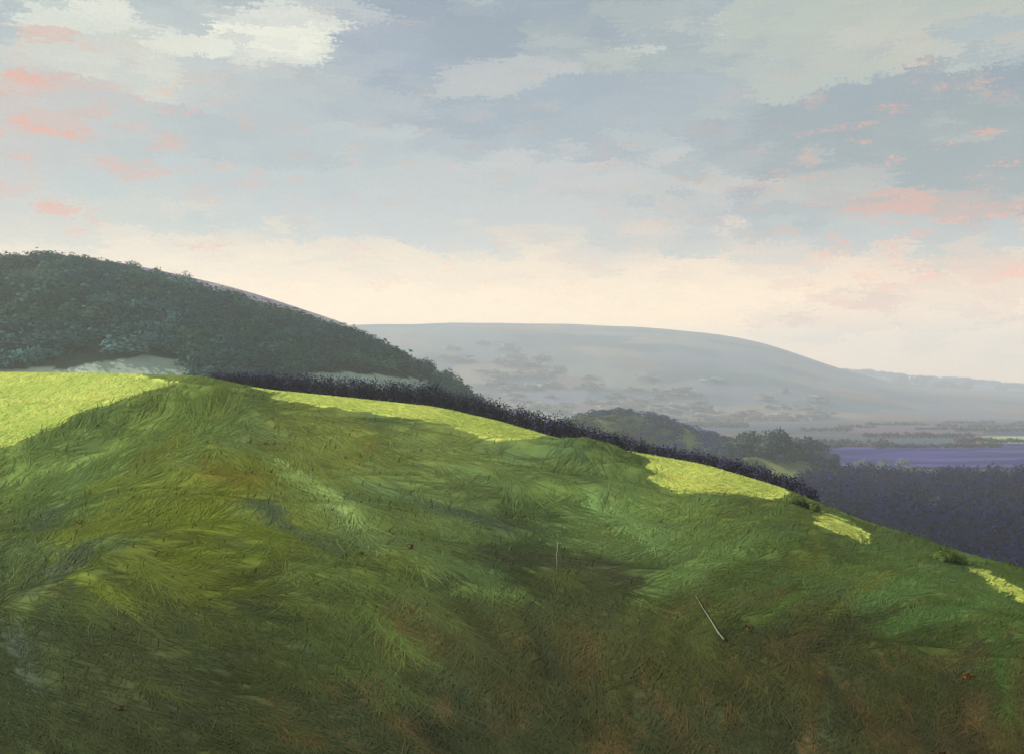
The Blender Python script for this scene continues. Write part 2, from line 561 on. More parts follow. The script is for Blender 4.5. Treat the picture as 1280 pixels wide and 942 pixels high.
def pasture(x, y):
    """1 where the mown pasture painted sunlit on the brow is, 0 on the rough hillside"""
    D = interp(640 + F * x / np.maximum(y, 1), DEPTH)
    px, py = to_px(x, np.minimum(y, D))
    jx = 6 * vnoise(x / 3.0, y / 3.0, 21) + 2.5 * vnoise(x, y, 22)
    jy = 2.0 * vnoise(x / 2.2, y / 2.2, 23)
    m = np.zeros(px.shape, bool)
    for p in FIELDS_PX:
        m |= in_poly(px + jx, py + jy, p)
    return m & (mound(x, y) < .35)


L_NEAR = 0.86   # tuned divisor for the slope colours, painted shade and all


def sunlit_pasture_colour(x, y, n):  # pasture greens brightened to hold the sunlight on the brow
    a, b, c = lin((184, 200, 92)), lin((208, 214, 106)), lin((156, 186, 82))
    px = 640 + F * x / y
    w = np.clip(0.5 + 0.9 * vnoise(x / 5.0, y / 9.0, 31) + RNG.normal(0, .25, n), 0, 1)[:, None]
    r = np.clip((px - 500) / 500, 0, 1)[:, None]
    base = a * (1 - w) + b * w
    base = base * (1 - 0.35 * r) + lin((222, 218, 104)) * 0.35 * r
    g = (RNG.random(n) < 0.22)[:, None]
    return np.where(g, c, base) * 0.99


def hill_normal(x, y):
    e = 0.4
    n = np.stack([(hill(x - e, y) - hill(x + e, y)) / (2 * e), (hill(x, y - e) - hill(x, y + e)) / (2 * e), np.ones_like(x)], 1)
    return n / np.linalg.norm(n, axis=1, keepdims=True)


def stroke_angle(px, py):
    """the way the grass lies, as a direction in the photograph (radians, y down)"""
    pts = [(0, 520, -28), (0, 600, -30), (150, 560, -32), (200, 620, -25), (60, 720, -50), (250, 520, -38), (330, 560, 38), (420, 640, 38), (520, 560, 12),
           (480, 700, 30), (600, 620, 20), (700, 600, 8), (780, 620, 40), (640, 700, 25), (820, 680, -20), (900, 660, -22), (1000, 680, -30),
           (1050, 640, 32), (1120, 700, -30), (1240, 740, 32), (1200, 790, -20), (1000, 780, -35), (300, 720, -12), (150, 760, 30), (500, 800, 60), (700, 820, 80),
           (900, 860, 75), (1100, 860, 60), (1250, 880, 80), (300, 880, 15), (100, 880, 40)]
    a = np.array(pts, float)
    d2 = (px[:, None] - a[None, :, 0]) ** 2 + (2 * (py[:, None] - a[None, :, 1])) ** 2
    w = 1 / (d2 + 900) ** 1.5
    w /= w.sum(1, keepdims=True)
    th = np.radians(a[:, 2]) * 2
    return 0.5 * np.arctan2(w @ np.sin(th), w @ np.cos(th))


# swathes of growth that stand out in the photograph: x0 y0 x1 y1 width colour
SWATHES = [
    (335, 568, 480, 676, 22, (124, 146, 78)), (390, 600, 470, 672, 12, (136, 154, 86)), (60, 700, 160, 752, 20, (104, 116, 40)), (180, 645, 345, 668, 26, (98, 112, 34)),
    (70, 680, 190, 640, 20, (98, 110, 38)), (215, 690, 330, 700, 20, (92, 106, 34)), (0, 608, 150, 560, 18, (104, 126, 60)), (30, 600, 190, 545, 10, (112, 134, 66)),
    (100, 600, 230, 520, 18, (84, 104, 40)), (230, 560, 300, 520, 22, (96, 116, 52)), (250, 585, 315, 600, 24, (112, 106, 34)), (560, 585, 680, 612, 20, (100, 122, 66)),
    (640, 605, 750, 612, 18, (104, 124, 60)), (730, 620, 830, 690, 26, (112, 140, 78)), (780, 600, 800, 650, 16, (100, 126, 62)), (680, 668, 800, 694, 22, (92, 112, 60)),
    (800, 735, 960, 668, 24, (100, 124, 64)), (790, 745, 880, 720, 18, (96, 118, 62)), (860, 680, 990, 632, 18, (92, 112, 52)), (940, 690, 1060, 650, 20, (82, 102, 44)),
    (960, 760, 1090, 700, 18, (88, 108, 48)), (1030, 770, 1110, 715, 10, (108, 112, 44)), (1060, 760, 1200, 715, 26, (86, 112, 58)), (1090, 790, 1250, 740, 24, (80, 108, 52)),
    (1070, 680, 1190, 740, 16, (84, 108, 50)), (560, 732, 660, 738, 18, (92, 112, 58)), (520, 690, 620, 720, 18, (84, 104, 58)), (440, 740, 510, 815, 16, (88, 108, 48)),
    (555, 660, 560, 662, 12, (92, 112, 60)), (400, 640, 540, 690, 20, (86, 102, 58)), (440, 600, 560, 640, 18, (84, 104, 64)), (520, 625, 640, 660, 12, (74, 86, 66)),
    (420, 570, 450, 530, 14, (116, 112, 34)), (430, 580, 470, 545, 8, (140, 118, 36)), (870, 780, 1000, 700, 10, (88, 100, 46)), (1240, 790, 1262, 900, 16, (64, 92, 38)),
    (10, 780, 40, 860, 26, (66, 76, 58)), (60, 720, 110, 690, 22, (68, 78, 58)), (30, 660, 70, 640, 20, (70, 84, 60)), (360, 560, 480, 540, 20, (106, 118, 50)),
    (480, 540, 600, 575, 18, (112, 128, 66)), (840, 640, 900, 622, 14, (104, 128, 66)), (1000, 640, 1030, 700, 12, (104, 112, 44)), (1180, 690, 1230, 720, 12, (72, 96, 40)),
    (590, 690, 720, 705, 20, (62, 66, 46)), (720, 690, 800, 730, 18, (64, 66, 44)), (300, 625, 360, 640, 16, (70, 84, 62)), (340, 650, 420, 690, 14, (70, 86, 60)),
]
CX0, CY0, CW, CH = -240, 430, 1760, 620


def key_colour(px, py):
    d2 = ((px[:, None] - KEY_XY[None, :, 0]) / 1.0) ** 2 + ((py[:, None] - KEY_XY[None, :, 1]) * 1.25) ** 2
    w = 1.0 / (d2 + 900) ** 1.7
    w /= w.sum(1, keepdims=True)
    return w @ KEY_C


def plant_shade_map():
    """plants of the slope with cloud shade painted into their colours: a map of swathes, each of one colour, traced on the hillside"""
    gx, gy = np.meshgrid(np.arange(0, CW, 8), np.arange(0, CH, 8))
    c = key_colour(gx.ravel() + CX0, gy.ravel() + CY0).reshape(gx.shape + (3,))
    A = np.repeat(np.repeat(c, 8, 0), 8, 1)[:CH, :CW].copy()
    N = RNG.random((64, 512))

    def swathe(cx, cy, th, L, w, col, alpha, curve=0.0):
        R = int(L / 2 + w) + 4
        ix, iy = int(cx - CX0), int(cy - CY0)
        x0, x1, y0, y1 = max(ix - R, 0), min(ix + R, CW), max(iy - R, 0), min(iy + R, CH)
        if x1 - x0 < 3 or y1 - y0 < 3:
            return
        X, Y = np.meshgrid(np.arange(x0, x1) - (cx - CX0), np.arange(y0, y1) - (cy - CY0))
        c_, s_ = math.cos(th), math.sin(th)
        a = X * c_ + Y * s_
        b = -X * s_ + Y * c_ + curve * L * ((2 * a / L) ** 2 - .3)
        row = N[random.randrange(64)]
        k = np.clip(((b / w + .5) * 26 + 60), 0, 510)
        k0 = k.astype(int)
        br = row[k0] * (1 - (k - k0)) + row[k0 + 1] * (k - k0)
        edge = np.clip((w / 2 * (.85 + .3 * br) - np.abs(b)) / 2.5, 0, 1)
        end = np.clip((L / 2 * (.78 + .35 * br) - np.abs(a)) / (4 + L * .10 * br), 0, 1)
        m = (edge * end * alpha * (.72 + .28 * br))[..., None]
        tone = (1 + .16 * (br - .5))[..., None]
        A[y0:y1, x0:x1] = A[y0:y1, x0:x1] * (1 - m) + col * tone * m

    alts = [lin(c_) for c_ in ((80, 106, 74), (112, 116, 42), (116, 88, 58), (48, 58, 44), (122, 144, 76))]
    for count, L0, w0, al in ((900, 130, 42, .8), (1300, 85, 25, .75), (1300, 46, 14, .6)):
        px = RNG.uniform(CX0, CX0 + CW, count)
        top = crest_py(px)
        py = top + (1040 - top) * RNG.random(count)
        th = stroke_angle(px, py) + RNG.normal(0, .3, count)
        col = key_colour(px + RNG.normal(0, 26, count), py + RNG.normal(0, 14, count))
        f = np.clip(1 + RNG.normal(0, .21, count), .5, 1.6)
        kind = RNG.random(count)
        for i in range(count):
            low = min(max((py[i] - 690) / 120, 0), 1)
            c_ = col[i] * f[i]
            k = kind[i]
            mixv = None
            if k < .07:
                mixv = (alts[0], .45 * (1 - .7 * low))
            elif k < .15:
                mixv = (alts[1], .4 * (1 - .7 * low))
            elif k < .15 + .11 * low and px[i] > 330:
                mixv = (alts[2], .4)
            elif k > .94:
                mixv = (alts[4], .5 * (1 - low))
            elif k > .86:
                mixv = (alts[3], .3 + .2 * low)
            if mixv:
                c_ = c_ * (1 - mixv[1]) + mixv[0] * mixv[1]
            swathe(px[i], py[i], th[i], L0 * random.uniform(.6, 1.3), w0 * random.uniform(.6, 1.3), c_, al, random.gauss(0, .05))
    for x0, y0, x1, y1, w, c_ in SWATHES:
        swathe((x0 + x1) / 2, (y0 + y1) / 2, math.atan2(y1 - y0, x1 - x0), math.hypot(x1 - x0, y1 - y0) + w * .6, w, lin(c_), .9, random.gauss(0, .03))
    return A


def crest_py(px):
    return smooth_interp(px, CREST)


PLANT_SHADE = plant_shade_map()


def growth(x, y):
    """colour of the plants, painted shade included, at points of the hillside"""
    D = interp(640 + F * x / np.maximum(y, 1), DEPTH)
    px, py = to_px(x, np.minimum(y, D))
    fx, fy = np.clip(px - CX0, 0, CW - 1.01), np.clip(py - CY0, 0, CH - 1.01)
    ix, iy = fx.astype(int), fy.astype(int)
    return PLANT_SHADE[iy, ix] / L_NEAR


def build_hillside():
    us = np.concatenate([np.linspace(-1.2, -.6, 30), np.linspace(-.6, .6, 680)[1:], np.linspace(.6, 1.2, 30)[1:]])
    ly = np.concatenate([np.linspace(math.log(1.6), math.log(5), 14), np.linspace(math.log(5), math.log(200), 470)[1:],
                         np.linspace(math.log(200), math.log(420), 20)[1:]])
    U, L = np.meshgrid(us, ly)
    Y = np.exp(L)
    X = U * Y
    x, y = X.ravel(), Y.ravel()
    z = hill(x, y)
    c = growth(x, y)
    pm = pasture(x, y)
    c = np.where(pm[:, None], sunlit_pasture_colour(x, y, len(x)), c)
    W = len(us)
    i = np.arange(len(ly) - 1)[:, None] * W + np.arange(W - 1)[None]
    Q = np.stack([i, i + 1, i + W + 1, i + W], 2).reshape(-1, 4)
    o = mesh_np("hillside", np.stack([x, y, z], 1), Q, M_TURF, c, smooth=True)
    tag(o, kind='structure')


build_hillside()


class Strokes:
    """bundles of long fine grass blades combed one way over the slope"""
    def __init__(self):
        self.V, self.Q, self.C, self.N, self.n = [], [], [], [], 0

    def add(self, x, y, ang, length, width, height, colfn, nb, hw, seg=3, jit=0.035):
        B = len(x)
        off = RNG.uniform(-.5, .5, (B, nb)) * width[:, None]
        st = RNG.uniform(-.5, .5, (B, nb)) * length[:, None]
        ln = length[:, None] * RNG.uniform(.3, .6, (B, nb))
        hh = height[:, None] * RNG.uniform(.3, 1.2, (B, nb))
        da = RNG.normal(0, .12, (B, nb))
        ca, sa = np.cos(ang)[:, None], np.sin(ang)[:, None]
        rx, ry = x[:, None] + st * ca - off * sa, y[:, None] + st * sa + off * ca
        col = colfn(rx.ravel(), np.maximum(ry.ravel(), 1.5))
        col = np.clip(col * (1 + RNG.normal(0, jit, (B * nb, 1))), .003, .75)
        nm = hill_normal(rx.ravel(), np.maximum(ry.ravel(), 1.5)) + RNG.normal(0, .05, (B * nb, 3))
        ca, sa = np.cos(ang[:, None] + da)[..., None], np.sin(ang[:, None] + da)[..., None]
        ts = np.linspace(0, 1, seg + 1)
        s_ = ln[..., None] * ts
        wob = RNG.normal(0, .06, (B, nb, 1)) * ln[..., None] * ts ** 2
        wp = np.interp(ts, [0, .4, .75, 1], [.6, 1, .8, .1])
        hwb = (hw[:, None] * RNG.uniform(.6, 1.4, (B, nb)))[..., None]
        prof = np.sin(np.pi * np.clip(ts * .9, 0, 1)) ** .7
        vs = []
        for sg in (-1, 1):
            la = wob + sg * hwb * wp
            X = rx[..., None] + s_ * ca - la * sa
            Y = ry[..., None] + s_ * sa + la * ca
            Z = hill(X, np.maximum(Y, 1.5)) + hh[..., None] * prof + .008
            vs.append(np.stack([X, Y, Z], -1))
        P = np.stack(vs, 3)
        m = B * nb
        per = 2 * (seg + 1)
        b = np.arange(m)[:, None] * per + np.arange(seg)[None] * 2
        self.V.append(P.reshape(-1, 3))
        self.Q.append(np.stack([b, b + 2, b + 3, b + 1], 2).reshape(-1, 4) + self.n)
        self.C.append(np.repeat(col, per, 0))
        self.N.append(np.repeat(nm, per, 0))
        self.n += m * per

    def build(self, name, mat):
        return mesh_np(name, np.concatenate(self.V), np.concatenate(self.Q), mat, np.concatenate(self.C), nrm=np.concatenate(self.N))


def ground_dir(px, py, th):
    """the same direction laid on the ground, with the length of 1 photo pixel there"""
    e = 6.0
    x0, y0 = unproject(px, py)
    x1, y1 = unproject(px + e * np.cos(th), py + e * np.sin(th))
    dx, dy = x1 - x0, y1 - y0
    return x0, y0, np.arctan2(dy, dx), np.hypot(dx, dy) / e


def build_grass():
    S = Strokes()
    # combed bundles over the rough hillside; slightly outside the frame as well
    for count, lpx, wpx, nb in ((1500, 90, 30, 34), (2600, 50, 20, 24), (2600, 26, 12, 16)):
        px = RNG.uniform(-160, 1440, count)
        top = crest_py(px)
        py = top + 3 + (1010 - top) * RNG.random(count) ** 0.95
        th = stroke_angle(px, py) + RNG.normal(0, .3, count)
        x, y, ang, per = ground_dir(px, py, th)
        D = interp(px, DEPTH)
        per = np.minimum(per, y / F * 3.5)
        keep = ~pasture(x, y) & (y > 3.0)
        wid = wpx * y / F * (0.6 + 0.8 * RNG.random(count))
        length = lpx * per * (0.6 + 0.8 * RNG.random(count))
        length = np.minimum(length, np.maximum((D - y) * 1.4, 1.0) / np.maximum(np.abs(np.sin(ang)), 0.15))
        for f_ in (-.5, -.25, .25, .5):
            ex, ey = x + np.cos(ang) * length * f_, np.maximum(y + np.sin(ang) * length * f_, 1.0)
            keep &= ~(pasture(ex, ey) & (RNG.random(count) < .93))
        x, y, ang, length, wid = [v[keep] for v in (x, y, ang, length, wid)]
        S.add(x, y, ang, length, wid, np.clip(.0006 * y, .006, .08), growth, nb, np.clip(.00045 * y, .0028, .06))
    o = S.build("rough_grass", M_GRASS)
    tag(o, "long rough green and brown grass combed over the near slope", kind='stuff')

    # short turf of the pasture
    P = Strokes()
    for count, lpx, wpx in ((3000, 36, 8), (3000, 18, 5)):
        px = RNG.uniform(-160, 1440, count * 6)
        py = crest_py(px) + RNG.uniform(0, 110, count * 6)
        x, y = unproject(px, py)
        keep = pasture(x, y)
        px, py = px[keep][:count], py[keep][:count]
        th = np.where(px < 260, np.radians(-22), np.radians(12)) + RNG.normal(0, .25, len(px))
        x, y, ang, per = ground_dir(px, py, th)
        per = np.minimum(per, y / F * 4)
        D = interp(px, DEPTH)
        n = len(x)
        length = lpx * per * (0.5 + RNG.random(n))
        length = np.minimum(length, np.maximum((D - y) * 1.6, .8) / np.maximum(np.abs(np.sin(ang)), 0.15))
        ok = np.ones(n, bool)
        for f_ in (-.6, .6, .9):
            ok &= pasture(x + np.cos(ang) * length * f_, np.maximum(y + np.sin(ang) * length * f_, 1.5))
        x, y, ang, length, n = x[ok], y[ok], ang[ok], length[ok], int(ok.sum())
        P.add(x, y, ang, length, wpx * y / F * (0.6 + RNG.random(n)), np.full(n, .05), lambda a, b: sunlit_pasture_colour(a, b, len(a)), 9, .0007 * y, jit=.05)
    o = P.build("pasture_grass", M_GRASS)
    tag(o, "short bright yellow green grass of the pasture on the brow", kind='stuff')

    # standing blades, so that the slope has a ragged nap
    n = 5000
    px = RNG.uniform(-120, 1400, n)
    top = crest_py(px)
    py = top + 1 + (990 - top) * RNG.random(n) ** 2.2
    x, y = unproject(px, py)
    pm = pasture(x, y)
    h = np.clip(.006 * y, .06, .5) * (0.5 + RNG.random(n)) * np.where(pm, .5, 1)
    w = np.clip(.0006 * y, .003, .06)
    a = RNG.uniform(-1.4, 1.4, n)
    lx, ly_ = RNG.normal(0.45, .4, n) * h, RNG.normal(0, .4, n) * h
    c = np.where(pm[:, None], sunlit_pasture_colour(x, y, n) * .9, growth(x, y) * (1 + RNG.normal(0, .04, n))[:, None])
    strawm = ((RNG.random(n) < .02) & ~pm)[:, None]
    c = np.where(strawm, lin((112, 110, 66)), c)
    z = hill(x, y) - .02
    bx, by = np.cos(a) * w, np.sin(a) * w
    V = np.stack([np.stack([x - bx, y - by, z], 1), np.stack([x + bx, y + by, z], 1),
                  np.stack([x + bx * .6 + lx * .4, y + by * .6 + ly_ * .4, z + h * .6], 1), np.stack([x - bx * .6 + lx * .4, y - by * .6 + ly_ * .4, z + h * .6], 1),
                  np.stack([x + lx, y + ly_, z + h], 1)], 1).reshape(-1, 3)
    b = np.arange(n)[:, None] * 5
    T = np.concatenate([b + [0, 1, 2], b + [0, 2, 3], b + [3, 2, 4]], 1).reshape(-1, 3)
    nm = hill_normal(x, y) + RNG.normal(0, .12, (n, 3))
    o = mesh_np("grass_blades", V, T, M_GRASS, np.repeat(np.clip(c, .004, .7), 5, 0), nrm=np.repeat(nm, 5, 0))
    tag(o, "upright grass blades and pale straw stems scattered over the slope", kind='stuff')


build_grass()


# ------------------------------------------------------------------ trees and bushes
def leaf_cloud(blobs, n, size, cols, seed=0, flat=0.25):
    """leaf faces spread through a crown made of several lobes; returns V, Q, C"""
    r = np.random.default_rng(seed)
    bl = np.array(blobs, float)                      # cx cy cz rx ry rz
    vol = bl[:, 3] * bl[:, 4] * bl[:, 5]
    idx = r.choice(len(bl), n, p=vol / vol.sum())
    d = r.normal(size=(n, 3))
    d /= np.linalg.norm(d, axis=1, keepdims=True)
    rad = r.random(n) ** 0.42
    rad *= 1 + .14 * np.sin(d[:, 0] * 6 + idx) + .1 * r.normal(size=n)
    c = bl[idx, :3] + d * rad[:, None] * bl[idx, 3:]
    nrm = d + r.normal(0, .6, (n, 3))
    nrm[:, 2] += flat
    nrm /= np.linalg.norm(nrm, axis=1, keepdims=True)
    soft = d * .75 + nrm * .25 + [0, 0, .3]
    nrm *= np.where((nrm * soft).sum(1, keepdims=True) < 0, -1, 1)
    t = np.cross(nrm, r.normal(size=(n, 3)))
    t /= np.linalg.norm(t, axis=1, keepdims=True) + 1e-9
    b = np.cross(nrm, t)
    s = (size * (0.6 + 0.8 * r.random(n)))[:, None]
    V = np.stack([c - t * s, c - b * s * .55, c + t * s, c + b * s * .55], 1).reshape(-1, 3)
    Q = np.arange(n * 4).reshape(-1, 4)
    leaf_cloud.normals = np.repeat(soft, 4, 0)
    cols = np.asarray(cols, float)
    lob = r.integers(0, len(cols), len(bl))
    pick = np.where(r.random(n) < .6, lob[idx], r.integers(0, len(cols), n))
    C = np.repeat(cols[pick] * (1 + r.normal(0, .15, (n, 1))), 4, 0)
    return V, Q, np.clip(C, .003, .6)


def tube(path, radii, sides=7):
    P = [Vector(p) for p in path]
    V, Q = [], []
    for i, p in enumerate(P):
        a = (P[min(i + 1, len(P) - 1)] - P[max(i - 1, 0)]).normalized()
        u = a.cross(Vector((0.3, 1, .1))).normalized()
        v = a.cross(u)
        for k in range(sides):
            t = 2 * math.pi * k / sides
            V.append(p + (u * math.cos(t) + v * math.sin(t)) * radii[i] * (1 + .12 * math.sin(3 * t + i)))
    for i in range(len(P) - 1):
        for k in range(sides):
            k2 = (k + 1) % sides
            Q.append((i * sides + k, i * sides + k2, (i + 1) * sides + k2, (i + 1) * sides + k))
    n = len(V)
    V.append(P[0])
    V.append(P[-1])
    for k in range(sides):
        k2 = (k + 1) % sides
        Q.append((k2, k, n, n))
        Q.append(((len(P) - 1) * sides + k, (len(P) - 1) * sides + k2, n + 1, n + 1))
    V = np.array([tuple(v) for v in V])
    T = []
    for q in Q:
        if q[2] == q[3]:
            T.append(q[:3])
        else:
            T.append((q[0], q[1], q[2]))
            T.append((q[0], q[2], q[3]))
    return V, np.array(T)


def join(parts):
    V, T, n = [], [], 0
    for v, t in parts:
        V.append(v)
        T.append(t + n)
        n += len(v)
    return np.concatenate(V), np.concatenate(T)


def make_tree(name, loc, height, width, cols, label, cat, group=None, seed=0, leaves=700, trunk=0.12, leaf=None, mat=None):
    """trunk with limbs and a lobed crown, standing at loc"""
    r = random.Random(seed)
    root = empty(name, loc)
    tag(root, label, cat, group)
    th = height * trunk
    rw = width / 2
    blobs = []
    nl = 7
    for i in range(nl):
        a = 2 * math.pi * i / nl + r.uniform(-.4, .4)
        k = r.uniform(.35, .62)
        zz = th + (height - th) * r.uniform(.15, .6)
        blobs.append((math.cos(a) * rw * k, math.sin(a) * rw * k, zz, rw * r.uniform(.36, .55), rw * r.uniform(.36, .55), (height - th) * r.uniform(.2, .34)))
    blobs.append((r.uniform(-.12, .12) * rw, 0, th + (height - th) * .68, rw * .5, rw * .5, (height - th) * .33))
    tr = width * .035 + .08
    v, t = (tube([(0, 0, -.6), (tr * .3, 0, th * .5), (0, tr * .4, th), (0, 0, th + (height - th) * .45)], [tr * 1.5, tr, tr * .8, tr * .25]))
    mesh_np("trunk", v, t, M_BARK, parent=root)
    for b in blobs[:5]:
        v, t = tube([(0, 0, th * .75), (b[0] * .5, b[1] * .5, (th * .8 + b[2]) / 2), (b[0], b[1], b[2])], [tr * .55, tr * .35, tr * .12], 5)
        mesh_np("limb", v, t, M_BARK, parent=root)
    v, q, c = leaf_cloud(blobs, leaves, leaf or width * .034, [lin(x) for x in cols], seed)
    mesh_np("crown", v, q, mat or M_FAR, c, parent=root, nrm=leaf_cloud.normals)
    return root


def make_bush(name, loc, prof, depth, cols, label, cat, group=None, seed=0, leaves=2500, leaf=.22):
    """low bush; prof lists (offset along x, height) of its outline in metres"""
    r = random.Random(seed)
    root = empty(name, loc)
    tag(root, label, cat, group)
    blobs, parts = [], []
    for dx, h in prof:
        for j in range(2):
            w = r.uniform(.8, 1.2) * max(h * .55, .5)
            ox, oy = dx + r.uniform(-.3, .3) * h, r.uniform(-.5, .5) * depth
            g = float(hill(loc[0] + ox, loc[1] + oy)) - loc[2]
            blobs.append((ox, oy, g + h * .42, w, max(depth * .45, w * .6), h * .52))
            parts.append(tube([(ox * .8, oy * .8, g - .25), (ox, oy, g + h * .5)], [.08, .03], 5))
    for v, t in parts:
        mesh_np("stem", v, t, M_BARK, parent=root)
    v, q, c = leaf_cloud(blobs, leaves, leaf, [lin(x) for x in cols], seed)
    mesh_np("foliage", v, q, M_LEAF, c, parent=root, nrm=leaf_cloud.normals)
    return root


OLIVE = [(108, 122, 56), (114, 128, 60), (102, 116, 52), (120, 132, 64)]
DARKG = [(90, 108, 50), (96, 114, 54), (84, 102, 48), (102, 118, 58)]
BUSHES = [
    # px, py of the base, outline in px (dx, height), leaves, colours, label
    (1003, 634, [(-10, 8), (0, 13), (12, 9)], 1200, DARKG, "small dark bush between the long bright strip and the pale patch"),
    (1190, 702, [(-16, 8), (-2, 14), (12, 9)], 1200, DARKG, "little bush on the brow beside the last bright strip at right"),
]


def build_bushes():
    for i, (px, py, prof, nl, cols, label) in enumerate(BUSHES):
        x, y = unproject(px, py)
        x, y = float(x[0]), float(y[0])
        s = y / F
        make_bush("gorse_bush", (x, y, float(hill(x, y))), [(a * s, b * s) for a, b in prof], 2.2, cols, label,
                  "bush", "bushes along the brow of the hill", 50 + i, nl * 3, 0.09 + .0004 * y)


build_bushes()


def build_hedge():
    """the dark hedge behind the brow: sections with a stem row and foliage"""
    root = empty("hedgerow", (0, 0, 0))
    top = [(262, 470), (340, 470), (400, 473), (470, 478), (545, 484), (580, 495), (640, 509), (700, 524), (760, 543), (820, 560), (880, 570), (940, 584), (1000, 604), (1030, 624)]
    blobs, parts = [], []
    for px in np.arange(268, 1020, 4.0):
        D = float(interp(px, DEPTH)) + 10 + random.uniform(-1, 1)
        x = (px - 640) / F * D
        z = float(hill(x, D))
        h = max((HZ - float(interp(px, top)) + 6) / F * D - z, .8) * random.uniform(.88, 1.05)
        blobs.append((x, D, z + h * .5, random.uniform(.7, 1.3), 1.3, h * .52))
        if random.random() < .5:
            parts.append(tube([(x, D, z - .2), (x + random.uniform(-.3, .3), D, z + h * .6)], [.09, .03], 5))
    for v, t in parts:
        mesh_np("stem", v, t, M_BARK, parent=root)
    v, q, c = leaf_cloud(blobs, 52000, .16, [lin(x) for x in ((58, 54, 84), (66, 62, 90), (52, 52, 78), (56, 60, 76), (70, 64, 94))], 77)
    mesh_np("foliage", v, q, M_LEAF, c, parent=root, nrm=leaf_cloud.normals)
    tag(root, "long dark purple hedge running along the far side of the bright strip", "hedge")


build_hedge()


# ------------------------------------------------------------------ the land beyond
VZ = -60.0


def grid_land(name, us, ys, zf, cf, mat=M_LAND, kind='structure'):
    U, Y = np.meshgrid(us, ys)
    x, y = (U * Y).ravel(), Y.ravel()
    z = zf(x, y)
    W = len(us)
    i = np.arange(len(ys) - 1)[:, None] * W + np.arange(W - 1)[None]
    Q = np.stack([i, i + 1, i + W + 1, i + W], 2).reshape(-1, 4)
    o = mesh_np(name, np.stack([x, y, z], 1), Q, mat, cf(x, y, z), smooth=True)
    tag(o, kind=kind)
    return o


def u_of(px):
    return (px - 640) / F


def daub(x, y, sx, sy, pal, seed):
    """patches of land: each cell takes one colour of the palette"""
    xx = x / sx + .35 * vnoise(x / sx * 2, y / sy * 2, seed)
    yy = y / sy + .35 * vnoise(x / sx * 2, y / sy * 2, seed + 1)
    ix, iy = np.floor(xx + (np.floor(yy).astype(int) % 2) * .5).astype(int), np.floor(yy).astype(int)
    h = _P[(_P[(ix + seed * 7) & 511] + iy) & 511] % len(pal)
    return np.array([lin(c) for c in pal])[h]


def valley_h(x, y):
    return VZ + 3.0 * fbm(x / 260, y / 260, 61, 3)


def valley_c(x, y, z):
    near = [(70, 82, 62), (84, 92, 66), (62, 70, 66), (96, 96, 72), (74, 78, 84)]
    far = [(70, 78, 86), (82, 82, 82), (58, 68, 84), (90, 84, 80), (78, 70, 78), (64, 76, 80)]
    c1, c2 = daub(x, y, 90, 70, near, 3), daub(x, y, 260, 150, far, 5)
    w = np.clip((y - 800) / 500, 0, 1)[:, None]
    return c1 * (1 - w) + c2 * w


grid_land("valley_floor", np.linspace(-1.6, 1.6, 240), np.concatenate([np.linspace(180, 1500, 160), np.geomspace(1500, 6300, 110)[1:]]), valley_h, valley_c)

RIDGE_L = [(-900, 330), (-500, 305), (-200, 305), (0, 321), (100, 327), (200, 349), (300, 376), (400, 406), (450, 420), (500, 445), (560, 474), (600, 498), (660, 545), (720, 580), (900, 620)]


def left_hill_h(x, y, ridge=RIDGE_L, yr0=720.0, y_near=300.0, lift=-7.0):
    px = 640 + F * x / y
    yr = yr0 - 0.15 * np.clip(px, -400, 800)
    zr = (HZ - smooth_interp(px, ridge, 30)) / F * yr + lift
    s = (y - y_near) / (yr - y_near)
    up = -66 + (zr + 66) * np.clip(s, -.2, 1) ** 1.0 if np.isscalar(s) else -66 + (zr + 66) * np.sin(np.clip(s, 0, 1) * math.pi / 2) ** 1.15
    d = np.maximum(y - yr, 0)
    z = np.where(y <= yr, up, zr - .12 * d - .0006 * d * d)
    return np.maximum(z, -90) + np.clip(s, 0, 1) * 1.5 * fbm(x / 60, y / 60, 71, 3)


PALE_PX = [[(-60, 460), (90, 460), (135, 452), (185, 445), (236, 451), (246, 478), (-60, 478)], [(362, 466), (430, 466), (540, 474), (548, 490), (362, 484)]]  # first patch puts the low mist into the ground colour


def in_pale(x, y, z):
    px, py = to_px(x, y, z)
    m = np.zeros(px.shape, bool)
    for p in PALE_PX:
        m |= in_poly(px + 6 * vnoise(x / 20, y / 20, 81), py + 3 * vnoise(x / 10, y / 10, 82), p)
    return m


def left_hill_c(x, y, z):
    c = daub(x, y, 40, 40, [(54, 66, 58), (60, 72, 60), (50, 60, 58)], 9)
    pm = in_pale(x, y, z)
    pc = daub(x, y, 18, 30, [(164, 178, 158), (152, 168, 150), (174, 184, 164)], 11)
    return np.where(pm[:, None], pc, c)


grid_land("wooded_hill", np.linspace(-1.1, .22, 260), np.concatenate([np.linspace(300, 760, 200), np.linspace(760, 1100, 25)[1:]]), left_hill_h, left_hill_c)

RIDGE_S = [(-300, 330), (0, 324), (120, 324), (200, 337), (280, 355), (350, 375), (400, 393), (440, 405), (452, 407), (470, 425), (520, 452), (600, 500), (700, 560)]
grid_land("heather_shoulder", np.linspace(-.8, .05, 150), np.linspace(700, 1300, 70),
          lambda x, y: left_hill_h(x, y, RIDGE_S, 980.0, 640.0, -2.0),
          lambda x, y, z: daub(x, y, 40, 50, [(150, 138, 156), (168, 160, 166), (126, 122, 146), (176, 166, 164)], 13) * .8)

RIDGE_F = [(200, 430), (380, 412), (450, 409), (560, 406), (700, 408), (800, 412), (900, 421), (960, 432), (1010, 448), (1060, 464), (1120, 478), (1200, 486), (1300, 490)]


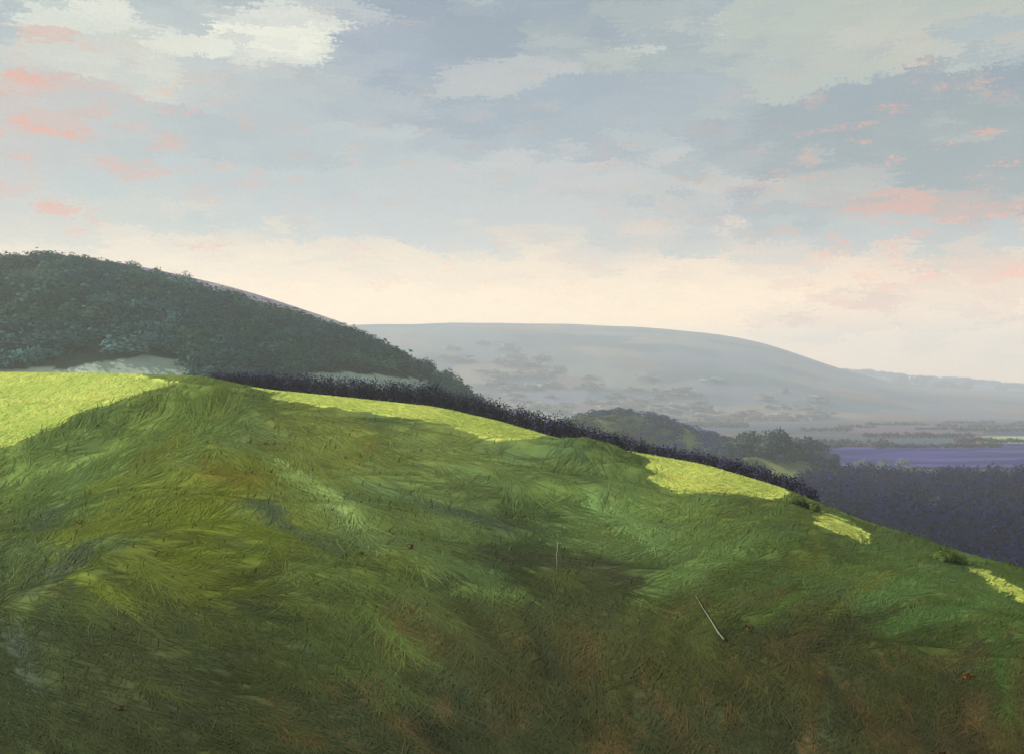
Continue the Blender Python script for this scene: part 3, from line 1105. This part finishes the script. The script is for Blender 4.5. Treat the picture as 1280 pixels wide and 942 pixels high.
def far_h(x, y, ridge, yr, y_near, seed):
    px = 640 + F * x / y
    zr = (HZ - smooth_interp(px, ridge, 20)) / F * yr
    s = np.clip((y - y_near) / (yr - y_near), 0, 1)
    z = VZ - 6 + (zr - VZ + 6) * np.sin(s * math.pi / 2) ** 1.3
    d = np.maximum(y - yr, 0)
    return z - .1 * d - .00005 * d * d + s * yr * .0016 * fbm(x / yr * 14, y / yr * 14, seed, 4)


FARP = [(92, 104, 100), (108, 112, 106), (74, 88, 96), (120, 112, 100), (66, 80, 84), (96, 100, 112), (104, 92, 88)]
grid_land("distant_hill", np.linspace(-.4, .56, 200), np.linspace(2400, 5300, 140), lambda x, y: far_h(x, y, RIDGE_F, 4600., 2400., 91),
          lambda x, y, z: daub(x, y, 210, 150, FARP, 17))
RIDGE_R = [(-400, 470), (300, 470), (700, 466), (900, 462), (1000, 464), (1080, 470), (1160, 474), (1220, 480), (1290, 488), (1400, 482), (1700, 474), (2200, 476)]
grid_land("distant_ridge", np.linspace(-1.2, 1.3, 220), np.linspace(3600, 6500, 100), lambda x, y: far_h(x, y, RIDGE_R, 6000., 3600., 95),
          lambda x, y, z: daub(x, y, 460, 280, FARP, 19))

# the knoll below the far hill
KN = [((775 - 640) / F * 900, 900., 118., 60., 44.), ((960 - 640) / F * 720, 720., 90., 40., 16.)]


def knoll_h(i):
    cx, cy, rx, ry, h = KN[i]
    return lambda x, y: VZ - 5 + (h + 5) * np.exp(-((x - cx) / rx) ** 2 * 1.2 - ((y - cy) / ry) ** 2 * 1.2) + .8 * fbm(x / 15, y / 15, 99, 3)


def grid_xy(name, x0, x1, y0, y1, n, zf, cf):
    X, Y = np.meshgrid(np.linspace(x0, x1, n), np.linspace(y0, y1, n))
    x, y = X.ravel(), Y.ravel()
    z = zf(x, y)
    i = np.arange(n - 1)[:, None] * n + np.arange(n - 1)[None]
    Q = np.stack([i, i + 1, i + n + 1, i + n], 2).reshape(-1, 4)
    o = mesh_np(name, np.stack([x, y, z], 1), Q, M_LAND, cf(x, y, z), smooth=True)
    tag(o, kind='structure')
    return o


def olive_c(x, y, z):
    c = daub(x, y, 26, 22, [(110, 118, 66), (96, 106, 66), (122, 124, 76), (84, 98, 74)], 23)
    return c


for i in range(2):
    cx, cy, rx, ry, h = KN[i]
    grid_xy("knoll", cx - rx * 1.7, cx + rx * 1.7, cy - ry * 1.9, cy + ry * 1.9, 60, knoll_h(i), olive_c)


def field(name, px0, px1, d0, d1, pal, seed, dz=.6, cell=(60, 25)):
    """a field lying on the valley floor"""
    us = np.linspace(u_of(px0), u_of(px1), 40)
    ys = np.linspace(d0, d1, 24)
    return grid_land(name, us, ys, lambda x, y: valley_h(x, y) + dz, lambda x, y, z: daub(x, y, cell[0], cell[1], pal, seed))


field("purple_field", 835, 1800, 830, 1230, [(40, 36, 100), (62, 52, 116), (28, 32, 88), (38, 46, 92), (76, 64, 122)], 29, 1.0, (140, 40))
field("pale_field", 1214, 1800, 1260, 1500, [(142, 152, 104), (132, 144, 100), (146, 154, 110)], 31, 1.2)
field("stubble_field", 640, 700, 1130, 1420, [(128, 126, 104), (120, 122, 106)], 33, 1.2)
field("meadow", 955, 1062, 690, 760, [(128, 138, 112), (138, 142, 116)], 35, 1.2, (30, 15))
field("rust_field", 660, 860, 1500, 1900, [(108, 94, 86), (116, 100, 88), (98, 94, 90)], 37, 1.4)
field("bracken_field", 880, 1010, 1180, 1500, [(110, 94, 84), (104, 96, 90), (98, 88, 86)], 39, 1.4)
field("plough_field", 1060, 1230, 1560, 1900, [(104, 82, 92), (92, 82, 96)], 43, 1.4)


def woods(name, pts_fn, n, hgt, wid, pal, leaves, leaf, label, seed, bias_fn=None):
    """a far wood that reads as one mass"""
    r = np.random.default_rng(seed)
    x, y, z = pts_fn(r, n)
    Vs, Qs, Cs, Ns, k = [], [], [], [], 0
    bias = np.zeros(len(x)) if bias_fn is None else bias_fn(x, y, z)
    pal = np.array([lin(c) for c in pal])
    # a lump of leaves, reused with a turn for each crown
    tv, tq, _ = leaf_cloud([(0, 0, .55, .5, .5, .45), (.25, .1, .4, .35, .35, .3), (-.2, -.2, .45, .36, .36, .32)], leaves, leaf, [(1, 1, 1)], seed)
    tn = leaf_cloud.normals
    for i in range(len(x)):
        a = r.uniform(0, 6.28)
        ca, sa = math.cos(a), math.sin(a)
        rise = 1 + .45 * float(fbm(x[i] / 60, y[i] / 60, seed + 40, 2))
        s, h = wid * r.uniform(.7, 1.35) * rise, hgt * r.uniform(.7, 1.25) * rise
        v = np.stack([(tv[:, 0] * ca - tv[:, 1] * sa) * s + x[i], (tv[:, 0] * sa + tv[:, 1] * ca) * s + y[i], tv[:, 2] * h + z[i]], 1)
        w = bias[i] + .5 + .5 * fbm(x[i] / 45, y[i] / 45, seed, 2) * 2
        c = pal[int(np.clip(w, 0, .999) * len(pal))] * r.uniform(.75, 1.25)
        Vs.append(v)
        Qs.append(tq + k)
        Ns.append(np.stack([tn[:, 0] * ca - tn[:, 1] * sa, tn[:, 0] * sa + tn[:, 1] * ca, tn[:, 2]], 1))
        Cs.append(np.repeat((c * (1 + r.normal(0, .08, (len(tq), 1)))), 4, 0))
        k += len(v)
    o = mesh_np(name, np.concatenate(Vs), np.concatenate(Qs), M_FAR, np.clip(np.concatenate(Cs), .003, .5), nrm=np.concatenate(Ns))
    tag(o, label, kind='stuff')
    return o


def left_pts(r, n):
    px = r.uniform(-260, 640, n * 2)
    y = r.uniform(360, 705, n * 2)
    x = u_of(px) * y
    z = left_hill_h(x, y)
    yr = 720.0 - 0.15 * np.clip(px, -400, 800)
    ppx, ppy = to_px(x, y, z)
    ok = ~in_pale(x, y, z) & ~in_pale(x, y, z + 6) & (y < yr - 6) & (z > -58)
    # the upper left corner is open grass
    ok &= ~((px < 60) & (ppy < 352 + .2 * px) & (r.random(len(px)) < .8))
    return x[ok][:n], y[ok][:n], z[ok][:n] - .8


def left_mist_bias(x, y, z):
    # paler leaf colours at the lower left stand in for mist on the slope
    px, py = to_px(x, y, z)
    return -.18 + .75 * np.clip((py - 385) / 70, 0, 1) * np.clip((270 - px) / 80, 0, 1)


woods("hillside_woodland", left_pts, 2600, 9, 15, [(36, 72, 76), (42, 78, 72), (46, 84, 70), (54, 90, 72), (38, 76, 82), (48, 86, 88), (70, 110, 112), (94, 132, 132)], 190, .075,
      "dark blue green woodland covering the left hill", 5, left_mist_bias)


def right_pts(r, n):
    px = r.uniform(1000, 1700, n)
    y = r.uniform(230, 730, n)
    x = u_of(px) * y
    return x, y, valley_h(x, y) - .8


woods("valley_woodland", right_pts, 1700, 13, 13, [(13, 12, 58), (18, 15, 66), (10, 12, 54), (22, 18, 70), (14, 24, 60)], 140, .09,
      "dark navy woodland filling the valley at right", 6)


def knoll_pts(r, n):
    cx, cy, rx, ry, h = KN[0]
    a, q = r.uniform(0, 6.28, n), np.sqrt(r.random(n))
    x, y = cx + rx * 1.15 * q * np.cos(a), cy + ry * 1.1 * q * np.sin(a)
    ok = (q > .6) | (r.random(n) < .85)
    x, y = x[ok], y[ok]
    return x, y, knoll_h(0)(x, y) - .6


woods("knoll_woodland", knoll_pts, 460, 6.5, 13, [(28, 52, 104), (38, 64, 98), (52, 76, 90), (84, 98, 66)], 90, .13, "blue and olive woodland round the knoll in the middle distance", 8)


def rust_pts(r, n):
    px = np.concatenate([r.normal(650, 45, n // 2), r.uniform(700, 1030, n // 2)])
    y = np.concatenate([r.uniform(2480, 3500, n // 2), 2450 + 560 * r.random(n // 2) ** 2])
    x = u_of(px) * y
    ok = fbm(x / 150, y / 60, 151, 3) > -.05
    x, y = x[ok], y[ok]
    return x, y, far_h(x, y, RIDGE_F, 4600., 2400., 91) - 1


woods("rust_woodland", rust_pts, 220, 18, 60, [(112, 120, 122), (124, 122, 112), (124, 114, 106), (116, 118, 114)], 30, .24, "soft brown and grey copses along the foot of the far blue hill", 10)


def ridge_pts(r, n):
    px = np.concatenate([r.uniform(1055, 1500, n // 2), r.uniform(1010, 1500, n // 2)])
    y = np.concatenate([r.uniform(5800, 6020, n // 2), r.uniform(4200, 5800, n // 2)])
    x = u_of(px) * y
    ok = fbm(x / 300, y / 120, 161, 3) > np.where(y > 5800, -.15, .08)
    x, y = x[ok], y[ok]
    return x, y, far_h(x, y, RIDGE_R, 6000., 3600., 95) - 1


woods("ridge_woodland", ridge_pts, 1000, 30, 66, [(64, 68, 78), (78, 72, 72), (58, 66, 70)], 22, .26, "grey belts of trees on the farthest ridge at right", 12)


def hedge_pts(r, n):
    xs, ys = [], []
    for _ in range(60):
        d = r.uniform(900, 2300)
        u0 = r.uniform(-.05, .75)
        L = r.uniform(30, 180)
        m = int(L / 7)
        t = np.linspace(0, 1, m)
        xs.append(u0 * d + t * L)
        ys.append(d + t * r.uniform(-14, 14) + r.normal(0, 2, m))
    x, y = np.concatenate(xs), np.concatenate(ys)
    return x, y, valley_h(x, y) - .6


woods("distant_hedges", hedge_pts, 0, 9, 11, [(70, 76, 72), (88, 80, 70), (64, 72, 84), (104, 84, 72)], 30, .24, "broken lines of hedges and copses across the far plain", 9)


# trees one can tell apart
def build_trees():
    teal = [(48, 62, 60), (58, 74, 68), (66, 82, 74), (44, 56, 58)]
    ridge = [(232, 372, 20, 24, [(104, 128, 120), (118, 142, 132), (92, 114, 110)], "pale round crowned tree standing highest on the wooded left ridge"),
             (165, 366, 17, 26, teal, "dark round tree left of the pale one on the left ridge"),
             (196, 371, 15, 20, teal, "small dark tree between two rounder ones on the left ridge"),
             (372, 398, 11, 14, [(120, 118, 130), (132, 130, 138), (104, 108, 116)], "tiny pale lilac tree on the thin edge of the left ridge"),
             (300, 392, 13, 20, teal, "low spreading dark tree halfway down the left ridge"),
             (560, 484, 18, 26, [(58, 66, 78), (66, 74, 84), (52, 60, 72)], "grey blue tree where the left ridge runs down to the valley"),
             (530, 476, 16, 24, teal, "dark teal tree near the low end of the left ridge")]
    for i, (px, py, hp, wp, cols, label) in enumerate(ridge):
        y = 720 - .15 * px - 12
        x = u_of(px) * y
        s = y / F
        make_tree("ridge_tree", (x, y, float(left_hill_h(np.array([x]), np.array([y]))[0]) - .3), hp * s + 5.5, wp * s * 1.6, cols, label, "tree", "trees along the left ridge", 200 + i, 1300, .10, .7)
    clump = [(872, 24, 54, [(52, 62, 78), (60, 72, 86), (48, 56, 74)], "leftmost tree of the dark valley clump, blue grey and low"),
             (905, 28, 56, [(54, 66, 80), (62, 74, 84)], "second tree from the left in the dark valley clump"),
             (940, 36, 70, teal, "broad dark teal tree left of the tallest in the valley clump"),
             (972, 42, 74, teal, "tallest dark teal tree of the valley clump"),
             (1006, 32, 62, [(56, 64, 82), (64, 74, 84), (50, 58, 72)], "rounded tree right of the tallest in the valley clump"),
             (1030, 20, 44, [(70, 72, 92), (78, 82, 96)], "lowest tree at the right end of the valley clump")]
    for i, (px, hp, wp, cols, label) in enumerate(clump):
        y = 720 + (-1) ** i * 12
        x = u_of(px) * y
        z = max(float(valley_h(np.array([x]), np.array([y]))[0]), float(knoll_h(1)(np.array([x]), np.array([y]))[0]))
        make_tree("valley_tree", (x, y, z - .3), hp * y / F, wp * y / F, cols, label, "tree", "tree clump on the valley floor", 230 + i, 2400, .05)
    for i, (px, label) in enumerate([(1078, "leftmost of three pale willows at the edge of the navy wood"), (1104, "middle of three pale willows at the edge of the navy wood"),
                                     (1130, "rightmost of three pale willows at the edge of the navy wood")]):
        y = 742.
        x = u_of(px) * y
        make_tree("willow", (x, y, float(valley_h(np.array([x]), np.array([y]))[0]) - .3), 15, 19, [(120, 138, 124), (134, 148, 126), (108, 126, 118)], label, "tree", "pale willows in the valley", 260 + i, 500, .12)


build_trees()


# ------------------------------------------------------------------ small things on the slope
def build_small():
    # bleached stake
    x, y = unproject(697, 741)
    x, y = float(x[0]), float(y[0])
    s = y / F
    z = float(hill(x, y))
    root = empty("wooden_stake", (x, y, z))
    tag(root, "short bleached wooden stake standing alone in the dark grass", "stake")
    H = 38 * s
    v, t = tube([(0, 0, -.25), (0.0, 0, H * .3), (-.4 * s, 0, H * .62), (1.2 * s, 0, H * .86), (.6 * s, 0, H)], [1.1 * s, 1.1 * s, 1.3 * s, 1.6 * s, 1.2 * s], 8)
    mesh_np("shaft", v, t, M_BLEACH, parent=root)
    v, t = tube([(1.0 * s, 0, H * .86), (3.4 * s, 0, H * .97), (4.6 * s, 0, H * 1.0)], [1.1 * s, .9 * s, .5 * s], 6)
    mesh_np("splinter", v, t, M_BLEACH, parent=root)
    # fallen branch
    x, y = unproject(905, 822)
    x1, y1 = unproject(870, 760)
    x, y, x1, y1 = float(x[0]), float(y[0]), float(x1[0]), float(y1[0])
    z = float(hill(x, y))
    s = y / F
    root = empty("fallen_branch", (x, y, z))
    tag(root, "thin bleached branch lying slantwise in the grass right of centre", "branch")
    pts, rad = [], []
    for k in range(7):
        f = k / 6
        xx, yy = x + (x1 - x) * f, y + (y1 - y) * f
        pts.append((xx - x + .02 * math.sin(5 * f), yy - y, float(hill(xx, yy)) - z + .05 + .03 * f))
        rad.append((1.25 - .9 * f) * s)
    v, t = tube(pts, rad, 7)
    mesh_np("limb", v, t, M_BLEACH, parent=root)
    p = pts[3]
    v, t = tube([p, (p[0] + .10, p[1] + .25, p[2] + .06), (p[0] + .14, p[1] + .5, p[2] + .03)], [.9 * s, .6 * s, .3 * s], 5)
    mesh_np("twig", v, t, M_BLEACH, parent=root)
    # rust coloured bracken
    brack = [(1210, 852, 17, (196, 112, 70), "single bright orange bracken plant in the dark grass at lower right"),
             (513, 702, 14, (120, 92, 60), "faded orange bracken plant in the grass just left of centre"),
             (452, 708, 9, (112, 88, 56), "small rusty bracken plant left of the faded orange one"),
             (100, 664, 12, (142, 104, 66), "pale orange bracken plant on the left slope"),
             (150, 888, 15, (112, 92, 56), "straw brown bracken plant in the dark lower left grass"),
             (936, 800, 16, (118, 96, 52), "ochre bracken plant above the fallen branch at right"),
             (1176, 930, 20, (120, 94, 64), "dull brown bracken plant at the lower right edge"),
             (1060, 770, 9, (116, 92, 56), "little tawny bracken plant where the green meets the dark grass at right")]
    for i, (px, py, r, c, label) in enumerate(brack):
        x, y = unproject(px, py)
        x, y = float(x[0]), float(y[0])
        s = y / F
        rr = random.Random(i)
        root = empty("bracken_plant", (x, y, float(hill(x, y))))
        tag(root, label, "bracken", "rust coloured bracken plants on the slope")
        root.rotation_euler.z = rr.uniform(0, 6)
        R = r * s * .7
        for f in range(9):
            # one frond: a rib with paired leaflets
            a = 2 * math.pi * f / 9 + rr.uniform(-.3, .3)
            V, Q = [], []
            hgt = rr.uniform(.25, .7)
            ux, uy = math.cos(a), math.sin(a)
            for j in range(10):
                t0 = j / 9
                rad = R * (.05 + .95 * t0) * (.7 + .3 * math.sin(f * 2.3))
                V.append((ux * rad, uy * rad, R * (hgt * math.sin(t0 * 2.4) + .06)))
            for j in range(9):
                t0 = j / 9
                wl = R * .34 * (1 - t0) + .04 * R
                ax, ay, az_ = V[j]
                bx, by, bz = V[j + 1]
                for sg in (-1, 1):
                    lx, ly = -uy * sg * wl, ux * sg * wl
                    mx, my = ax * .35 + bx * .65 + ux * R * .06, ay * .35 + by * .65 + uy * R * .06
                    V.append((mx + lx, my + ly, (az_ + bz) / 2 - .2 * wl))
                    Q.append((j, j + 1, len(V) - 1) if sg < 0 else (j + 1, j, len(V) - 1))
            cc = np.clip(np.repeat((lin(c) * rr.uniform(1.5, 2.1) + [0, .02, .012])[None], len(V), 0), 0, .7)
            mesh_np("frond", V, Q, M_LEAF, cc, parent=root, nrm=np.repeat([[math.cos(a) * .3, math.sin(a) * .3, 1.0]], len(V), 0))


build_small()


# ------------------------------------------------------------------ the air
def build_haze():
    m, k = material("haze_air")
    v = k.n('ShaderNodeVolumePrincipled')
    v.inputs['Color'].default_value = (0.86, 0.93, 1.0, 1)
    v.inputs['Density'].default_value = 0.00024
    v.inputs['Anisotropy'].default_value = 0.1
    o = k.n('ShaderNodeOutputMaterial')
    k.put(o.inputs['Volume'], v.outputs[0])
    x0, x1, y0, y1, z0, z1 = -9000, 9000, -300, 6700, -700, 400
    V = [(x, y, z) for z in (z0, z1) for y in (y0, y1) for x in (x0, x1)]
    Q = [(0, 2, 3, 1), (4, 5, 7, 6), (0, 1, 5, 4), (2, 6, 7, 3), (0, 4, 6, 2), (1, 3, 7, 5)]
    h = mesh_np("haze", V, Q, m)
    tag(h, "pale blue air lying over the valley", kind='stuff')


build_haze()
